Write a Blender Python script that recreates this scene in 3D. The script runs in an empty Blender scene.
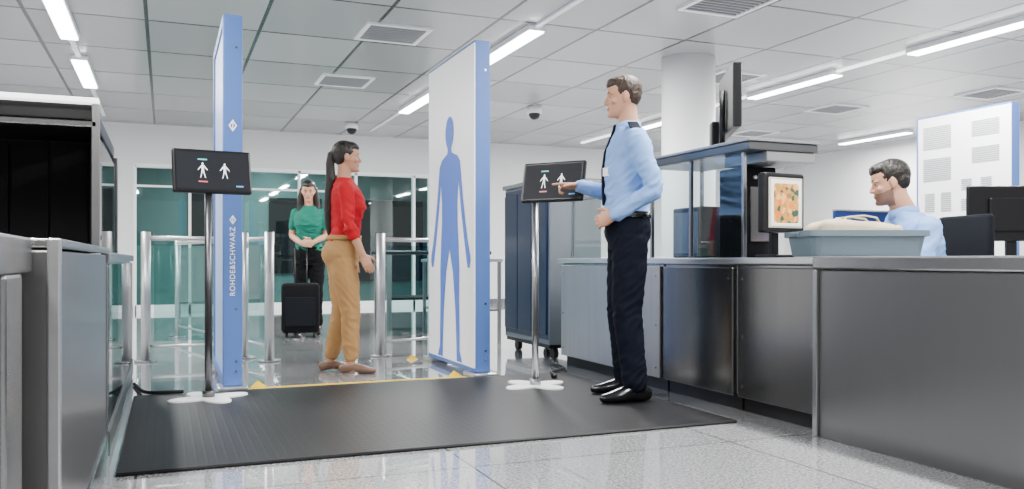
import bpy, bmesh, math, random
from mathutils import Vector as V, Matrix as M, noise as NZ
from math import sin, cos, pi, radians
random.seed(4)
COL = bpy.context.scene.collection

# ------------------------------------------------------------------ materials
def mat(name, col, rough=.5, metal=0., var=.06, scale=12., bump=0., stretch=None, emit=None, es=1., coat=0., spec=None):
    m = bpy.data.materials.new(name); m.use_nodes = True
    nt = m.node_tree; b = nt.nodes['Principled BSDF']
    tc = nt.nodes.new('ShaderNodeTexCoord'); mp = nt.nodes.new('ShaderNodeMapping')
    nt.links.new(tc.outputs['Object'], mp.inputs['Vector'])
    if stretch: mp.inputs['Scale'].default_value = stretch
    no = nt.nodes.new('ShaderNodeTexNoise'); no.inputs['Scale'].default_value = scale
    no.inputs['Detail'].default_value = 4
    nt.links.new(mp.outputs[0], no.inputs['Vector'])
    mx = nt.nodes.new('ShaderNodeMix'); mx.data_type = 'RGBA'
    nt.links.new(no.outputs['Fac'], mx.inputs[0])
    c = list(col)
    mx.inputs[6].default_value = [max(0, x*(1-var)) for x in c]+[1]
    mx.inputs[7].default_value = [min(1, x*(1+var)) for x in c]+[1]
    nt.links.new(mx.outputs[2], b.inputs['Base Color'])
    b.inputs['Roughness'].default_value = rough; b.inputs['Metallic'].default_value = metal
    if spec is not None: b.inputs['Specular IOR Level'].default_value = spec
    if coat: b.inputs['Coat Weight'].default_value = coat
    if bump:
        bp = nt.nodes.new('ShaderNodeBump'); bp.inputs['Strength'].default_value = bump
        bp.inputs['Distance'].default_value = .01
        nt.links.new(no.outputs['Fac'], bp.inputs['Height']); nt.links.new(bp.outputs[0], b.inputs['Normal'])
    if emit:
        b.inputs['Emission Color'].default_value = list(emit)+[1]; b.inputs['Emission Strength'].default_value = es
    return m

def glassmat(name, tint, refl=.15, rough=.02):
    m = bpy.data.materials.new(name); m.use_nodes = True
    nt = m.node_tree; nt.nodes.clear()
    o = nt.nodes.new('ShaderNodeOutputMaterial'); t = nt.nodes.new('ShaderNodeBsdfTransparent')
    g = nt.nodes.new('ShaderNodeBsdfGlossy'); g.inputs['Roughness'].default_value = rough
    t.inputs[0].default_value = list(tint)+[1]
    f = nt.nodes.new('ShaderNodeLayerWeight'); f.inputs[0].default_value = .5
    pw = nt.nodes.new('ShaderNodeMath'); pw.operation='POWER'; pw.inputs[1].default_value = 4
    nt.links.new(f.outputs['Facing'], pw.inputs[0])
    ad = nt.nodes.new('ShaderNodeMath'); ad.operation = 'MULTIPLY_ADD'; ad.inputs[1].default_value = .7; ad.inputs[2].default_value = refl; ad.use_clamp = True
    nt.links.new(pw.outputs[0], ad.inputs[0])
    mx = nt.nodes.new('ShaderNodeMixShader')
    nt.links.new(ad.outputs[0], mx.inputs[0]); nt.links.new(t.outputs[0], mx.inputs[1]); nt.links.new(g.outputs[0], mx.inputs[2])
    nt.links.new(mx.outputs[0], o.inputs[0])
    return m

def tilemat(name, c1, c2, mortar, w, h, ms, rough, speck=None, loc=(0,0,0)):
    m = mat(name, c1, rough)
    nt = m.node_tree; b = nt.nodes['Principled BSDF']
    tc = nt.nodes.new('ShaderNodeTexCoord'); mp = nt.nodes.new('ShaderNodeMapping')
    mp.inputs['Location'].default_value = loc
    nt.links.new(tc.outputs['Object'], mp.inputs['Vector'])
    br = nt.nodes.new('ShaderNodeTexBrick')
    br.offset = 0; br.squash = 1
    br.inputs['Scale'].default_value = 1; br.inputs['Brick Width'].default_value = w; br.inputs['Row Height'].default_value = h
    br.inputs['Mortar Size'].default_value = ms; br.inputs['Mortar Smooth'].default_value = .1
    br.inputs['Color1'].default_value = list(c1)+[1]; br.inputs['Color2'].default_value = list(c2)+[1]; br.inputs['Mortar'].default_value = list(mortar)+[1]
    nt.links.new(mp.outputs[0], br.inputs['Vector'])
    out = br.outputs['Color']
    if speck:
        no = nt.nodes.new('ShaderNodeTexNoise'); no.inputs['Scale'].default_value = 85; no.inputs['Detail'].default_value = 6; no.inputs['Roughness'].default_value = .9
        nt.links.new(tc.outputs['Object'], no.inputs['Vector'])
        cr = nt.nodes.new('ShaderNodeValToRGB')
        cr.color_ramp.elements[0].position = .43; cr.color_ramp.elements[0].color = (.20,.21,.22,1)
        cr.color_ramp.elements[1].position = .56; cr.color_ramp.elements[1].color = (1.12,1.12,1.13,1)
        nt.links.new(no.outputs['Fac'], cr.inputs[0])
        mx = nt.nodes.new('ShaderNodeMix'); mx.data_type = 'RGBA'; mx.blend_type = 'MULTIPLY'; mx.inputs[0].default_value = speck
        nt.links.new(out, mx.inputs[6]); nt.links.new(cr.outputs[0], mx.inputs[7]); out = mx.outputs[2]
        b.inputs['Coat Weight'].default_value = 1; b.inputs['Coat Roughness'].default_value = .015; b.inputs['Coat IOR'].default_value = 1.9
    nt.links.new(out, b.inputs['Base Color'])
    return m

def matmat():
    m = mat('rubber_mat_surface', (.022,.024,.028), .48, spec=.28)
    nt = m.node_tree; b = nt.nodes['Principled BSDF']
    tc = nt.nodes.new('ShaderNodeTexCoord')
    vo = nt.nodes.new('ShaderNodeTexVoronoi'); vo.inputs['Scale'].default_value = 26; vo.inputs['Randomness'].default_value = 0
    nt.links.new(tc.outputs['Object'], vo.inputs['Vector'])
    cr = nt.nodes.new('ShaderNodeValToRGB')
    cr.color_ramp.elements[0].position = .25; cr.color_ramp.elements[0].color = (1,1,1,1)
    cr.color_ramp.elements[1].position = .42; cr.color_ramp.elements[1].color = (0,0,0,1)
    nt.links.new(vo.outputs['Distance'], cr.inputs[0])
    bp = nt.nodes.new('ShaderNodeBump'); bp.inputs['Strength'].default_value = .7; bp.inputs['Distance'].default_value = .005
    nt.links.new(cr.outputs[0], bp.inputs['Height']); nt.links.new(bp.outputs[0], b.inputs['Normal'])
    mx = nt.nodes.new('ShaderNodeMix'); mx.data_type = 'RGBA'
    mx.inputs[6].default_value = (.003,.003,.004,1); mx.inputs[7].default_value = (.013,.014,.016,1)
    nt.links.new(cr.outputs[0], mx.inputs[0]); nt.links.new(mx.outputs[2], b.inputs['Base Color'])
    return m

def xraymat():
    m = mat('xray_picture', (.9,.85,.7), .3)
    nt = m.node_tree; b = nt.nodes['Principled BSDF']
    L = nt.links.new
    tc = nt.nodes.new('ShaderNodeTexCoord')
    vo = nt.nodes.new('ShaderNodeTexVoronoi'); vo.inputs['Scale'].default_value = 38; vo.feature='SMOOTH_F1'; vo.inputs['Smoothness'].default_value=.3
    L(tc.outputs['Object'], vo.inputs['Vector'])
    sep = nt.nodes.new('ShaderNodeSeparateColor'); L(vo.outputs['Color'], sep.inputs[0])
    cr = nt.nodes.new('ShaderNodeValToRGB')
    e = cr.color_ramp.elements
    e[0].position = .1; e[0].color = (.80,.42,.14,1); e[1].position = .35; e[1].color = (.70,.17,.02,1)
    for p, c in ((.48,(.62,.25,.05,1)),(.56,(.08,.26,.07,1)),(.70,(.75,.30,.05,1)),(.82,(.03,.08,.06,1))):
        x = e.new(p); x.color = c
    L(sep.outputs[0], cr.inputs[0])
    mp = nt.nodes.new('ShaderNodeMapping'); mp.inputs['Location'].default_value=(0,0,-.275/.100); mp.inputs['Scale'].default_value=(1/.088,0,1/.100)
    L(tc.outputs['Object'], mp.inputs['Vector'])
    ab = nt.nodes.new('ShaderNodeVectorMath'); ab.operation='ABSOLUTE'; L(mp.outputs[0],ab.inputs[0])
    sx = nt.nodes.new('ShaderNodeSeparateXYZ'); L(ab.outputs[0],sx.inputs[0])
    mxx = nt.nodes.new('ShaderNodeMath'); mxx.operation='SMOOTH_MAX'; mxx.inputs[2].default_value=.3; L(sx.outputs[0],mxx.inputs[0]); L(sx.outputs[2],mxx.inputs[1])
    gt = nt.nodes.new('ShaderNodeMath'); gt.operation='GREATER_THAN'; gt.inputs[1].default_value=1.0; L(mxx.outputs[0],gt.inputs[0])
    mx = nt.nodes.new('ShaderNodeMix'); mx.data_type='RGBA'; L(gt.outputs[0],mx.inputs[0]); L(cr.outputs[0],mx.inputs[6]); mx.inputs[7].default_value=(.9,.9,.82,1)
    L(mx.outputs[2], b.inputs['Base Color']); L(mx.outputs[2], b.inputs['Emission Color'])
    b.inputs['Emission Strength'].default_value = .25
    return m

STEEL = mat('brushed_steel', (.34,.343,.345), .27, .95, .10, 30, stretch=(1,1,.04))
STEELL = mat('light_steel', (.60,.605,.61), .28, .9, .08, 30, stretch=(.05,.05,1))
PSTEEL = mat('pale_panel_steel', (.40,.39,.38), .42, .9, .12, 25, stretch=(1,1,.04))
DSTEEL = mat('dark_steel_panel', (.19,.188,.186), .22, .95, .15, 25, stretch=(1,1,.04))
LSTEEL = mat('lane_steel', (.24,.235,.232), .30, .95, .12, 25, stretch=(1,1,.04))
POLE = mat('satin_metal', (.36,.36,.365), .28, .92)
GPOLE = mat('dark_grey_metal', (.13,.13,.135), .32, .85)
GREYC = mat('counter_steel', (.20,.20,.202), .30, .9, .04, 10, stretch=(1,1,.03))
BLUE = mat('scanner_blue', (.075,.155,.42), .45, 0, .04, spec=.3)
PALEB = mat('scanner_pale_blue', (.36,.47,.72), .45, 0, .04, spec=.3)
WHITE = mat('white_plastic', (.92,.93,.94), .35, 0, .02)
PICTO = mat('figure_blue', (.07,.16,.56), .45, 0, .03, spec=.2)
BLACK = mat('black_plastic', (.006,.006,.007), .35, 0, .1, spec=.3)
RUB = mat('black_rubber', (.012,.012,.013), .6, spec=.3)
DARK = mat('dark_interior', (.004,.004,.005), .7, spec=.15)
NAVYM = mat('machine_grey', (.13,.15,.17), .45, .2, .08)
TEALG = mat('teal_wall_paint', (.10,.185,.18), .6, 0, .08, 3)
SCREEN = mat('screen_dark', (.010,.011,.014), .5, 0, .05, emit=(.04,.043,.05), es=.3, spec=.12)
LITW = mat('screen_white', (.9,.9,.9), .4, emit=(1,1,1), es=1.2)
LITT = mat('screen_teal', (.1,.5,.5), .4, emit=(.1,.6,.6), es=.6)
LITR = mat('screen_red', (.6,.12,.12), .4, emit=(.7,.15,.15), es=.4)
LITB = mat('screen_blue', (.1,.3,.6), .4, emit=(.15,.35,.8), es=.5)
XRAY = xraymat()
YELL = mat('yellow_marking', (.90,.60,.01), .5, 0, .05, spec=.2)
LIGHT = mat('lamp_diffuser', (1,1,1), .4, emit=(1,1,1), es=20)
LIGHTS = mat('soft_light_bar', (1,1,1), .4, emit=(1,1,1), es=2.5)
GLASS = glassmat('clear_glass', (.86,.91,.91), .05)
GLASST = glassmat('tinted_glass', (.50,.53,.55), .08)
FROST = glassmat('teal_glazing', (.72,.87,.86), .07, .02)
TRAY = mat('grey_blue_tray', (.10,.14,.17), .45, 0, .05)
CLOTH = mat('beige_canvas', (.50,.43,.31), .85, 0, .15, 30, .4, spec=.1)
MESHB = mat('black_fabric', (.007,.008,.011), .85, 0, .2, 60, spec=.1)
SKIN = mat('skin', (.54,.28,.175), .5, 0, .06, 14, spec=.3)
SKIN2 = mat('skin_tan', (.45,.235,.145), .5, 0, .06, 14, spec=.3)
LIPS = mat('lips', (.40,.13,.11), .4)
STUB = mat('stubble_skin', (.20,.11,.075), .65, 0, .2, 80)
HAIR = mat('dark_hair', (.010,.007,.005), .45, 0, .6, 90, .5, stretch=(1,1,.12), spec=.4)
HAIRB = mat('brown_hair', (.034,.019,.011), .5, 0, .6, 90, .5, stretch=(1,1,.2), spec=.4)
EYEW = mat('eye_white', (.42,.38,.36), .3)
IRIS = mat('eye_iris', (.02,.013,.008), .15)
SHIRTB = mat('light_blue_cotton', (.23,.39,.75), .8, 0, .05, 9, .25, spec=.12)
NAVY = mat('navy_wool', (.0045,.006,.012), .85, 0, .15, 30, spec=.08)
RED = mat('red_knit', (.37,.007,.014), .75, 0, .1, 10, .25, spec=.12)
MUST = mat('khaki_cotton', (.34,.19,.075), .75, 0, .08, 9, .25, spec=.12)
GREEN = mat('teal_green_cotton', (.012,.14,.10), .75, 0, .1, 10, .2, spec=.12)
BLKF = mat('black_cotton', (.005,.005,.006), .8, spec=.1)
SHOE = mat('black_leather', (.005,.005,.006), .18, 0, .1)
TAUPE = mat('taupe_leather', (.14,.075,.045), .4)
PAINT = mat('white_wall_paint', (.76,.765,.775), .6, 0, .02, 3)
COLW = mat('column_white_paint', (.93,.935,.94), .5, 0, .02, 3)
VENT = mat('vent_metal', (.38,.39,.41), .5, .2)
CANOPY = mat('canopy_grey', (.06,.062,.065), .35, .3)
CANOPE = mat('canopy_edge_grey', (.26,.262,.265), .4, .4)
VENTD = mat('vent_dark', (.015,.015,.017), .7)
CREAM = mat('screen_bezel_cream', (.55,.53,.46), .5)
PARTB = mat('blue_partition_fabric', (.012,.03,.12), .8, spec=.1)

# ------------------------------------------------------------------ helpers
def link(o, parent=None):
    COL.objects.link(o)
    if parent: o.parent = parent
    return o
def bx(bm, x0,x1,y0,y1,z0,z1, bev=0., seg=2):
    r = bmesh.ops.create_cube(bm, size=1, matrix=M.Translation(((x0+x1)/2,(y0+y1)/2,(z0+z1)/2)) @ M.Diagonal((abs(x1-x0),abs(y1-y0),abs(z1-z0),1)))
    if bev:
        es = list({e for v in r['verts'] for e in v.link_edges})
        bmesh.ops.bevel(bm, geom=es, offset=bev, segments=seg, affect='EDGES', profile=.5)
def cyl(bm, p0, p1, r, r2=None, n=20):
    p0, p1 = V(p0), V(p1); d = p1-p0
    rot = d.to_track_quat('Z','Y').to_matrix().to_4x4()
    bmesh.ops.create_cone(bm, cap_ends=True, segments=n, radius1=r, radius2=r if r2 is None else r2, depth=d.length, matrix=M.Translation((p0+p1)/2) @ rot)
def ell(bm, c, r, mx=None, u=20, v=14):
    m = M.Translation(c) @ M.Diagonal((r[0],r[1],r[2],1))
    if mx is not None: m = mx @ m
    bmesh.ops.create_uvsphere(bm, u_segments=u, v_segments=v, radius=1, matrix=m)
def loft(bm, rings, closed=False):
    vs = [[bm.verts.new(p) for p in r] for r in rings]
    n = len(vs[0])
    for a, b in zip(vs[:-1], vs[1:]):
        for i in range(n):
            bm.faces.new((a[i], a[(i+1)%n], b[(i+1)%n], b[i]))
    if not closed:
        bm.faces.new(list(reversed(vs[0]))); bm.faces.new(vs[-1])
def tube(bm, pts, rad, n=14, hint=None, caps=True):
    pts = [V(p) for p in pts]; rad = [(r,r) if not isinstance(r,(tuple,list)) else r for r in rad]
    tang = []
    for i in range(len(pts)):
        a = pts[max(0,i-1)]; b = pts[min(len(pts)-1,i+1)]
        tang.append((b-a).normalized())
    if caps:
        r0, r1 = rad[0], rad[-1]; m0 = min(r0); m1 = min(r1)
        P = [pts[0]-tang[0]*m0*.9, pts[0]-tang[0]*m0*.55]+pts+[pts[-1]+tang[-1]*m1*.55, pts[-1]+tang[-1]*m1*.9]
        R = [(r0[0]*.35,r0[1]*.35),(r0[0]*.82,r0[1]*.82)]+rad+[(r1[0]*.82,r1[1]*.82),(r1[0]*.35,r1[1]*.35)]
        T = [tang[0]]*2+tang+[tang[-1]]*2
    else: P,R,T = pts,rad,tang
    h = V(hint) if hint is not None else (V((1,0,0)) if abs(T[0].x) < .8 else V((0,1,0)))
    rings = []
    for p, r, t in zip(P,R,T):
        n1 = (h - t*h.dot(t)).normalized(); n2 = t.cross(n1); h = n1
        rings.append([p + n1*r[0]*cos(2*pi*k/n) + n2*r[1]*sin(2*pi*k/n) for k in range(n)])
    loft(bm, rings)
def finish(bm, name, m, parent=None, smooth=False, loc=None, fix=True):
    if fix: bmesh.ops.recalc_face_normals(bm, faces=bm.faces)
    me = bpy.data.meshes.new(name); bm.to_mesh(me); bm.free()
    for mm in (m if isinstance(m, (list,tuple)) else [m]): me.materials.append(mm)
    if smooth:
        for p in me.polygons: p.use_smooth = True
    o = bpy.data.objects.new(name, me)
    if loc: o.location = loc
    link(o, parent); return o
def tag(o, label, cat, group=None, kind=None):
    if label: o['label'] = label
    if cat: o['category'] = cat
    if group: o['group'] = group
    if kind: o['kind'] = kind
    return o
class Thing:
    def __init__(s, name, loc, label, cat, rot=0, group=None, world=False):
        s.e = bpy.data.objects.new(name, None); s.e.location = loc; s.e.rotation_euler = (0,0,rot)
        s.e.empty_display_size = .1
        link(s.e); tag(s.e, label, cat, group); s.off = -V(loc) if world else None
    def add(s, name, bm, m, parent=None, smooth=False, label=None):
        if s.off is not None: bmesh.ops.translate(bm, vec=s.off, verts=bm.verts)
        o = finish(bm, name, m, parent or s.e, smooth)
        if label: o['label'] = label
        return o
    def box(s, name, x0,x1,y0,y1,z0,z1, m, bev=0., parent=None, label=None):
        bm = bmesh.new(); bx(bm,x0,x1,y0,y1,z0,z1,bev); return s.add(name,bm,m,parent,False,label)
    def cyl(s, name, p0, p1, r, m, parent=None, r2=None, n=20, label=None):
        bm = bmesh.new(); cyl(bm,p0,p1,r,r2,n); o = s.add(name,bm,m,parent,False,label)
        for p in o.data.polygons: p.use_smooth = len(p.vertices) == 4
        return o
def copy_thing(root, loc, label=None, rot=None):
    n = root.copy(); COL.objects.link(n); n.location = loc
    if rot is not None: n.rotation_euler = (0,0,rot)
    if label: n['label'] = label
    def rec(o, p):
        for c in o.children:
            k = c.copy(); COL.objects.link(k); k.parent = p; k.matrix_parent_inverse = c.matrix_parent_inverse.copy()
            rec(c, k)
    rec(root, n); return n
def struct(name, m, boxes, label):
    bm = bmesh.new()
    for b in boxes: bx(bm, *b)
    o = finish(bm, name, m); return tag(o, label, name.split('_')[0], kind='structure')

# ------------------------------------------------------------------ room
H = 2.9; YB = 14.3; XR = 12.0; XL = -6.0
FLOORM = tilemat('granite_floor', (.47,.475,.48), (.51,.515,.52), (.10,.105,.11), 1.2, 1.2, .005, .10, speck=.85, loc=(.1,.5,0))
CEILM = tilemat('ceiling_panels', (.29,.295,.305), (.42,.425,.435), (.012,.012,.014), .95, 1.2, .017, .22, loc=(.15,.3,0))
struct('floor', FLOORM, [(XL,XR,-4,20,-.1,0)], 'polished light grey speckled granite tile floor')
struct('ceiling', CEILM, [(XL,XR,-4,YB,H,H+.1)], 'suspended ceiling of light grey metal panels')
GX0, GX1, GZ = -.43, 4.29, 2.27
struct('wall_back', PAINT, [(XL,GX0,YB,YB+.15,0,H),(GX1,XR,YB,YB+.15,0,H),(GX0,GX1,YB,YB+.15,GZ,H)], 'plain white wall above and beside the glazing')
struct('wall_right', PAINT, [(XR,XR+.15,-4,YB+.15,0,H)], 'plain white side wall of the hall')
struct('wall_left', PAINT, [(XL-.15,XL,-4,YB+.15,0,H)], 'plain white side wall beyond the lane')
struct('wall_corridor', TEALG, [(XL,XR,19.8,20,0,H),(-1.2,-1.1,YB+.15,19.8,0,H),(6.4,6.5,YB+.15,19.8,0,H)], 'teal walls of the corridor behind the glazing')
struct('ceiling_corridor', TEALG, [(XL,XR,YB+.15,20,H,H+.1)], 'corridor ceiling behind the glazing')
struct('baseboard_back', STEEL, [(XL,GX0-.03,YB-.015,YB,0,.1),(GX1+.03,XR,YB-.015,YB,0,.1)], 'low steel skirting along the wall')
ms = [GX0,.36,1.12,2.05,2.99,4.0,GX1]
for i in range(6):
    a,b = ms[i], ms[i+1]
    struct('window_%d'%(i+1), FROST, [(a+.02,b-.02,YB+.05,YB+.06,.1,GZ-.05)], 'tall clear glazed bay with teal tint')
bxs = [(x-.02,x+.02,YB-.01,YB+.1,0,GZ) for x in ms]+[(GX0,GX1,YB-.01,YB+.1,GZ-.04,GZ+.02),(GX0,GX1,YB-.01,YB+.1,0,.1),(GX0,2.99,YB,YB+.08,1.93,1.96)]
struct('trim_1', WHITE, bxs, 'white metal frame around the glazed bays')
for i,(x,z0,z1,w,mm,nm,lb) in enumerate([(.35,.2,2.3,.55,DARK,'dark_wall_panel','tall dark panel on the corridor wall'),(3.0,.3,2.2,1.3,DARK,'dark_wall_panel','wide dark panel on the corridor wall'),(1.6,.5,2.2,.9,DARK,'dark_wall_panel','dark panel on the corridor wall behind the waiting woman')]):
    t = bmesh.new(); bx(t,x*1.35,x*1.35+w*1.3,19.72,19.79,z0,z1,.01)
    tag(finish(t,nm,mm),lb,'wall panel')
bm = bmesh.new(); bx(bm,-1.0,1.3,16.2,16.26,0,1.05,.01)
tag(finish(bm,'frosted_screen',mat('frosted_teal',(.30,.45,.44),.4)),'pale teal frosted screen standing in the corridor','screen')

# column
bm = bmesh.new(); cyl(bm,(5.07,7.54,0),(5.07,7.54,H),.277,n=48)
o = finish(bm,'column',COLW); 
for p in o.data.polygons: p.use_smooth = len(p.vertices)==4
tag(o,'round white painted column up to the ceiling','column',kind='structure')

# ceiling lights
lab = 'slim white linear light fixture mounted on the ceiling'
lt = Thing('ceiling_light',(3.08,7.7,H),lab,'ceiling light',group='linear ceiling lights')
lt.box('fixture_body',-.085,.085,-.75,.75,-.05,0,WHITE,.006)
lt.box('diffuser',-.07,.07,-.74,.74,-.062,-.05,LIGHT,.003)
pos = [(3.08,10.8),(3.08,1.9),(3.08,4.2),(6.9,5.6),(6.9,8.1),(6.9,11.2),(6.9,2.8),(11.1,11.0),(11.1,6.5),(-.82,8.1),(-.82,10.5),(-.82,4.5),(-.82,1.0),(-4.6,6),(-4.6,2),(3.08,-1),(6.9,-1)]
for p in pos: copy_thing(lt.e,(p[0],p[1],H))
for p in pos+[(3.08,7.7)]:
    ld = bpy.data.lights.new('lamp','AREA'); ld.shape='RECTANGLE'; ld.size=.14; ld.size_y=1.45; ld.energy=165; ld.color=(1,.99,.97)
    lo = bpy.data.objects.new('lamp_emitter',ld); lo.location=(p[0],p[1],H-.07); link(lo)
for x in (-.82,3.08,6.9):
    bm = bmesh.new(); bx(bm,x-.025,x+.025,0,13.6,H-.022,H,.003)
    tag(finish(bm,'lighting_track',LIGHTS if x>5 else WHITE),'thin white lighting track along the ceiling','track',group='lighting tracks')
ld = bpy.data.lights.new('corridor','AREA'); ld.size=3; ld.energy=270; ld.color=(.90,.98,.97)
lo = bpy.data.objects.new('corridor_fill',ld); lo.location=(2,17.5,2.85); link(lo)  # added area light that brightens the corridor, not a fitting
bm = bmesh.new(); cyl(bm,(0,0,0),(0,0,.02),.13)
dl = tag(finish(bm,'reflection_disc',LIGHT,loc=(1.35,15.2,H-.02)),'round glowing disc imitating a light reflected in the glazing','reflection_disc',group='imitated light reflections')  # glowing discs added to imitate ceiling lights reflected in the glazing
for i in range(1,8):
    c = dl.copy(); COL.objects.link(c); c.location=(1.35+.12*i,15.2+.6*i,H-.02)

# ceiling vents
vt = Thing('ceiling_vent',(1.95,7.7,H),'square grey slatted air vent set in the ceiling','air vent',group='ceiling vents')
bm = bmesh.new()
for a in ((-.3,.3,-.3,-.26),(-.3,.3,.26,.3),(-.3,-.26,-.26,.26),(.26,.3,-.26,.26)): bx(bm,*a,-.02,0)
vt.add('vent_frame',bm,WHITE)
bm = bmesh.new()
for i in range(9):
    y = -.24+i*.06
    bx(bm,-.26,.26,y,y+.018,-.016,-.004)
vt.add('vent_slats',bm,VENT)
vt.box('vent_backing',-.26,.26,-.26,.26,-.004,-.001,VENTD)
for p in [(1.94,9.95),(6.0,8.1),(4.25,5.75),(9.6,7.6),(8.6,9.2),(9.0,11.5)]: copy_thing(vt.e,(p[0],p[1],H))
# dome cameras
dc = Thing('dome_camera',(4.7,10.7,H),'small white dome security camera under the ceiling','camera',group='dome cameras')
dc.cyl('camera_mount',(0,0,0),(0,0,-.09),.10,WHITE)
bm = bmesh.new(); ell(bm,(0,0,-.10),(.075,.075,.075)); dc.add('camera_dome',bm,VENTD,smooth=True)
copy_thing(dc.e,(2.65,13.0,H))

# ------------------------------------------------------------------ mat and markings
bm = bmesh.new(); bx(bm,-.17,2.60,3.44,5.385,0,.014,.006,1)
tag(finish(bm,'rubber_mat',matmat()),'large black studded rubber mat on the granite floor','mat')
bm = bmesh.new(); bx(bm,.48,1.90,5.50,5.52,0,.003)
tag(finish(bm,'floor_tape',YELL),'thin yellow tape line on floor between the scanner panels','tape')
for p in [(.545,5.60,0),(1.85,5.60,0),(1.84,6.66,0),(.5,6.72,0)]:
    bm = bmesh.new()
    vs = [bm.verts.new(q) for q in ((-.05,-.03,.0),(.05,-.03,.0),(.0,.06,.0))]; ap = bm.verts.new((0,0,.035))
    bm.faces.new(vs); 
    for i in range(3): bm.faces.new((vs[i],vs[(i+1)%3],ap))
    tag(finish(bm,'yellow_wedge',YELL,loc=(p[0],p[1],0)),'small yellow wedge marker beside a scanner panel','marker',group='yellow wedge markers')

# ------------------------------------------------------------------ pictogram
HALF = [(.022,.862),(.03,.845),(.10,.825),(.13,.80),(.145,.74),(.165,.65),(.195,.55),(.223,.47),(.248,.42),(.250,.395),(.240,.37),(.218,.37),(.206,.40),(.175,.49),(.142,.60),(.112,.72),(.100,.64),(.10,.56),(.112,.47),(.122,.36),(.120,.24),(.125,.12),(.126,.035),(.155,-.01),(.090,-.01),(.086,.06),(.072,.2),(.042,.35),(0,.445)]
HALFS = [(.022,.862),(.03,.845),(.085,.825),(.115,.79),(.20,.70),(.27,.60),(.34,.52),(.32,.49),(.24,.56),(.17,.64),(.088,.735),(.070,.56),(.088,.42),(.13,.22),(.18,.03),(.20,.0),(.14,.0),(.085,.2),(.030,.37),(0,.43)]
def picto(bm, place, s, H_=HALF):
    head = [(.054*sin(t),.93+.068*cos(t)) for t in [i*pi/10 for i in range(0,9)]]
    r = head+H_; l = [(-x,z) for x,z in reversed(r[1:-1])]
    bm.faces.new([bm.verts.new(place(x*s,z*s)) for x,z in r+l])
def textmesh(txt, size, m, parent, mx, name='lettering'):
    cu = bpy.data.curves.new('t','FONT'); cu.body = txt; cu.size = size; cu.align_x='CENTER'; cu.align_y='CENTER'; cu.extrude = .0008; cu.space_character = 1.12
    to = bpy.data.objects.new('t',cu); COL.objects.link(to)
    dg = bpy.context.evaluated_depsgraph_get(); me = bpy.data.meshes.new_from_object(to.evaluated_get(dg))
    bpy.data.objects.remove(to)
    me.transform(mx); me.materials.clear(); me.materials.append(m)
    o = bpy.data.objects.new(name,me); link(o,parent); return o

# ------------------------------------------------------------------ scanner panels
def scanner(loc, label, inner, vents=False, letters=False):
    t = Thing('body_scanner_panel',loc,label,'body scanner',group='body scanner panels')
    W,D,Z = .115,1.1,2.3
    bm = bmesh.new()
    bx(bm,0,W,0,.05,.03,Z,.008); bx(bm,0,W,D-.05,D,.03,Z,.008); bx(bm,0,W,.05,D-.05,Z-.06,Z,.004); bx(bm,0,W,.05,D-.05,.03,.1,.004)
    fr = t.add('frame',bm,BLUE)
    t.box('panel_body',.012,W-.012,.05,D-.05,.1,Z-.06,PALEB)
    if inner<0:
        xf=-.006; t.box('front_face',xf,xf+.012,.0,D-.03,.06,Z-.02,WHITE,.004)
    else:
        t.box('front_face',W-.011,W-.004,.055,D-.055,.11,Z-.07,WHITE,.002)
    for a,b_ in ((-.06,.16),(D-.16,D+.06)): t.box('base_plate',-.03,W+.03,a,b_,0,.03,STEELL,.008)
    for z in (.12,.18,.5,2.1): t.cyl('screw',(W/2+.02,-.004,z),(W/2+.02,.002,z),.007,STEEL,n=10)
    if inner<0 and not vents:
        bm = bmesh.new(); picto(bm, lambda x,z: V((xf-.002,.53-x*1.05,.09+z)), 1.77)
        t.add('human_figure_symbol',bm,PICTO,label='blue standing human figure symbol')
    if vents:
        for (y,z,w,h) in [(.12,2.02,.3,.16),(.12,1.76,.3,.16),(.66,1.95,.34,.24),(.66,1.62,.34,.24),(.2,1.5,.12,.12),(.2,1.3,.12,.12),(.42,1.5,.12,.12),(.42,1.3,.12,.12),(.66,1.3,.12,.2),(.86,1.3,.12,.2),(.12,1.06,.3,.14),(.6,1.06,.4,.14)]:
            bm = bmesh.new(); n=int(h/.02)
            for k in range(n): bx(bm,xf-.004,xf-.0005,y,y+w,z+k*h/n,z+k*h/n+h/n*.5)
            t.add('vent_grille',bm,VENT,label='grey slotted vent')
    if letters:
        mx = M.Translation((W/2,-.002,.79)) @ M.Rotation(pi/2,4,'X') @ M.Rotation(pi/2,4,'Z')
        textmesh('ROHDE&SCHWARZ',.044,WHITE,t.e,mx)
        for zc,sc in ((1.045,.7),(1.62,.9)):
            bm = bmesh.new()
            c = [(0,.042*sc),(.028*sc,0),(0,-.042*sc),(-.028*sc,0)]
            o4 = [bm.verts.new((W/2+x,-.003,zc+z)) for x,z in c]; i4 = [bm.verts.new((W/2+x*.6,-.003,zc+z*.6)) for x,z in c]
            for i in range(4): bm.faces.new((o4[i],o4[(i+1)%4],i4[(i+1)%4],i4[i]))
            bx(bm,W/2-.003,W/2+.003,-.004,-.002,zc-.03*sc,zc+.03*sc)
            t.add('diamond_logo',bm,WHITE)
    return t
scanner((.325,5.45,0),'tall blue and white flat body scanner panel with lettering',1,letters=True)
scanner((1.95,5.45,0),'tall white body scanner panel with blue human figure',-1)
scanner((7.4,5.65,0),'tall white body scanner panel with vent slots',-1,vents=True)

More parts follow.
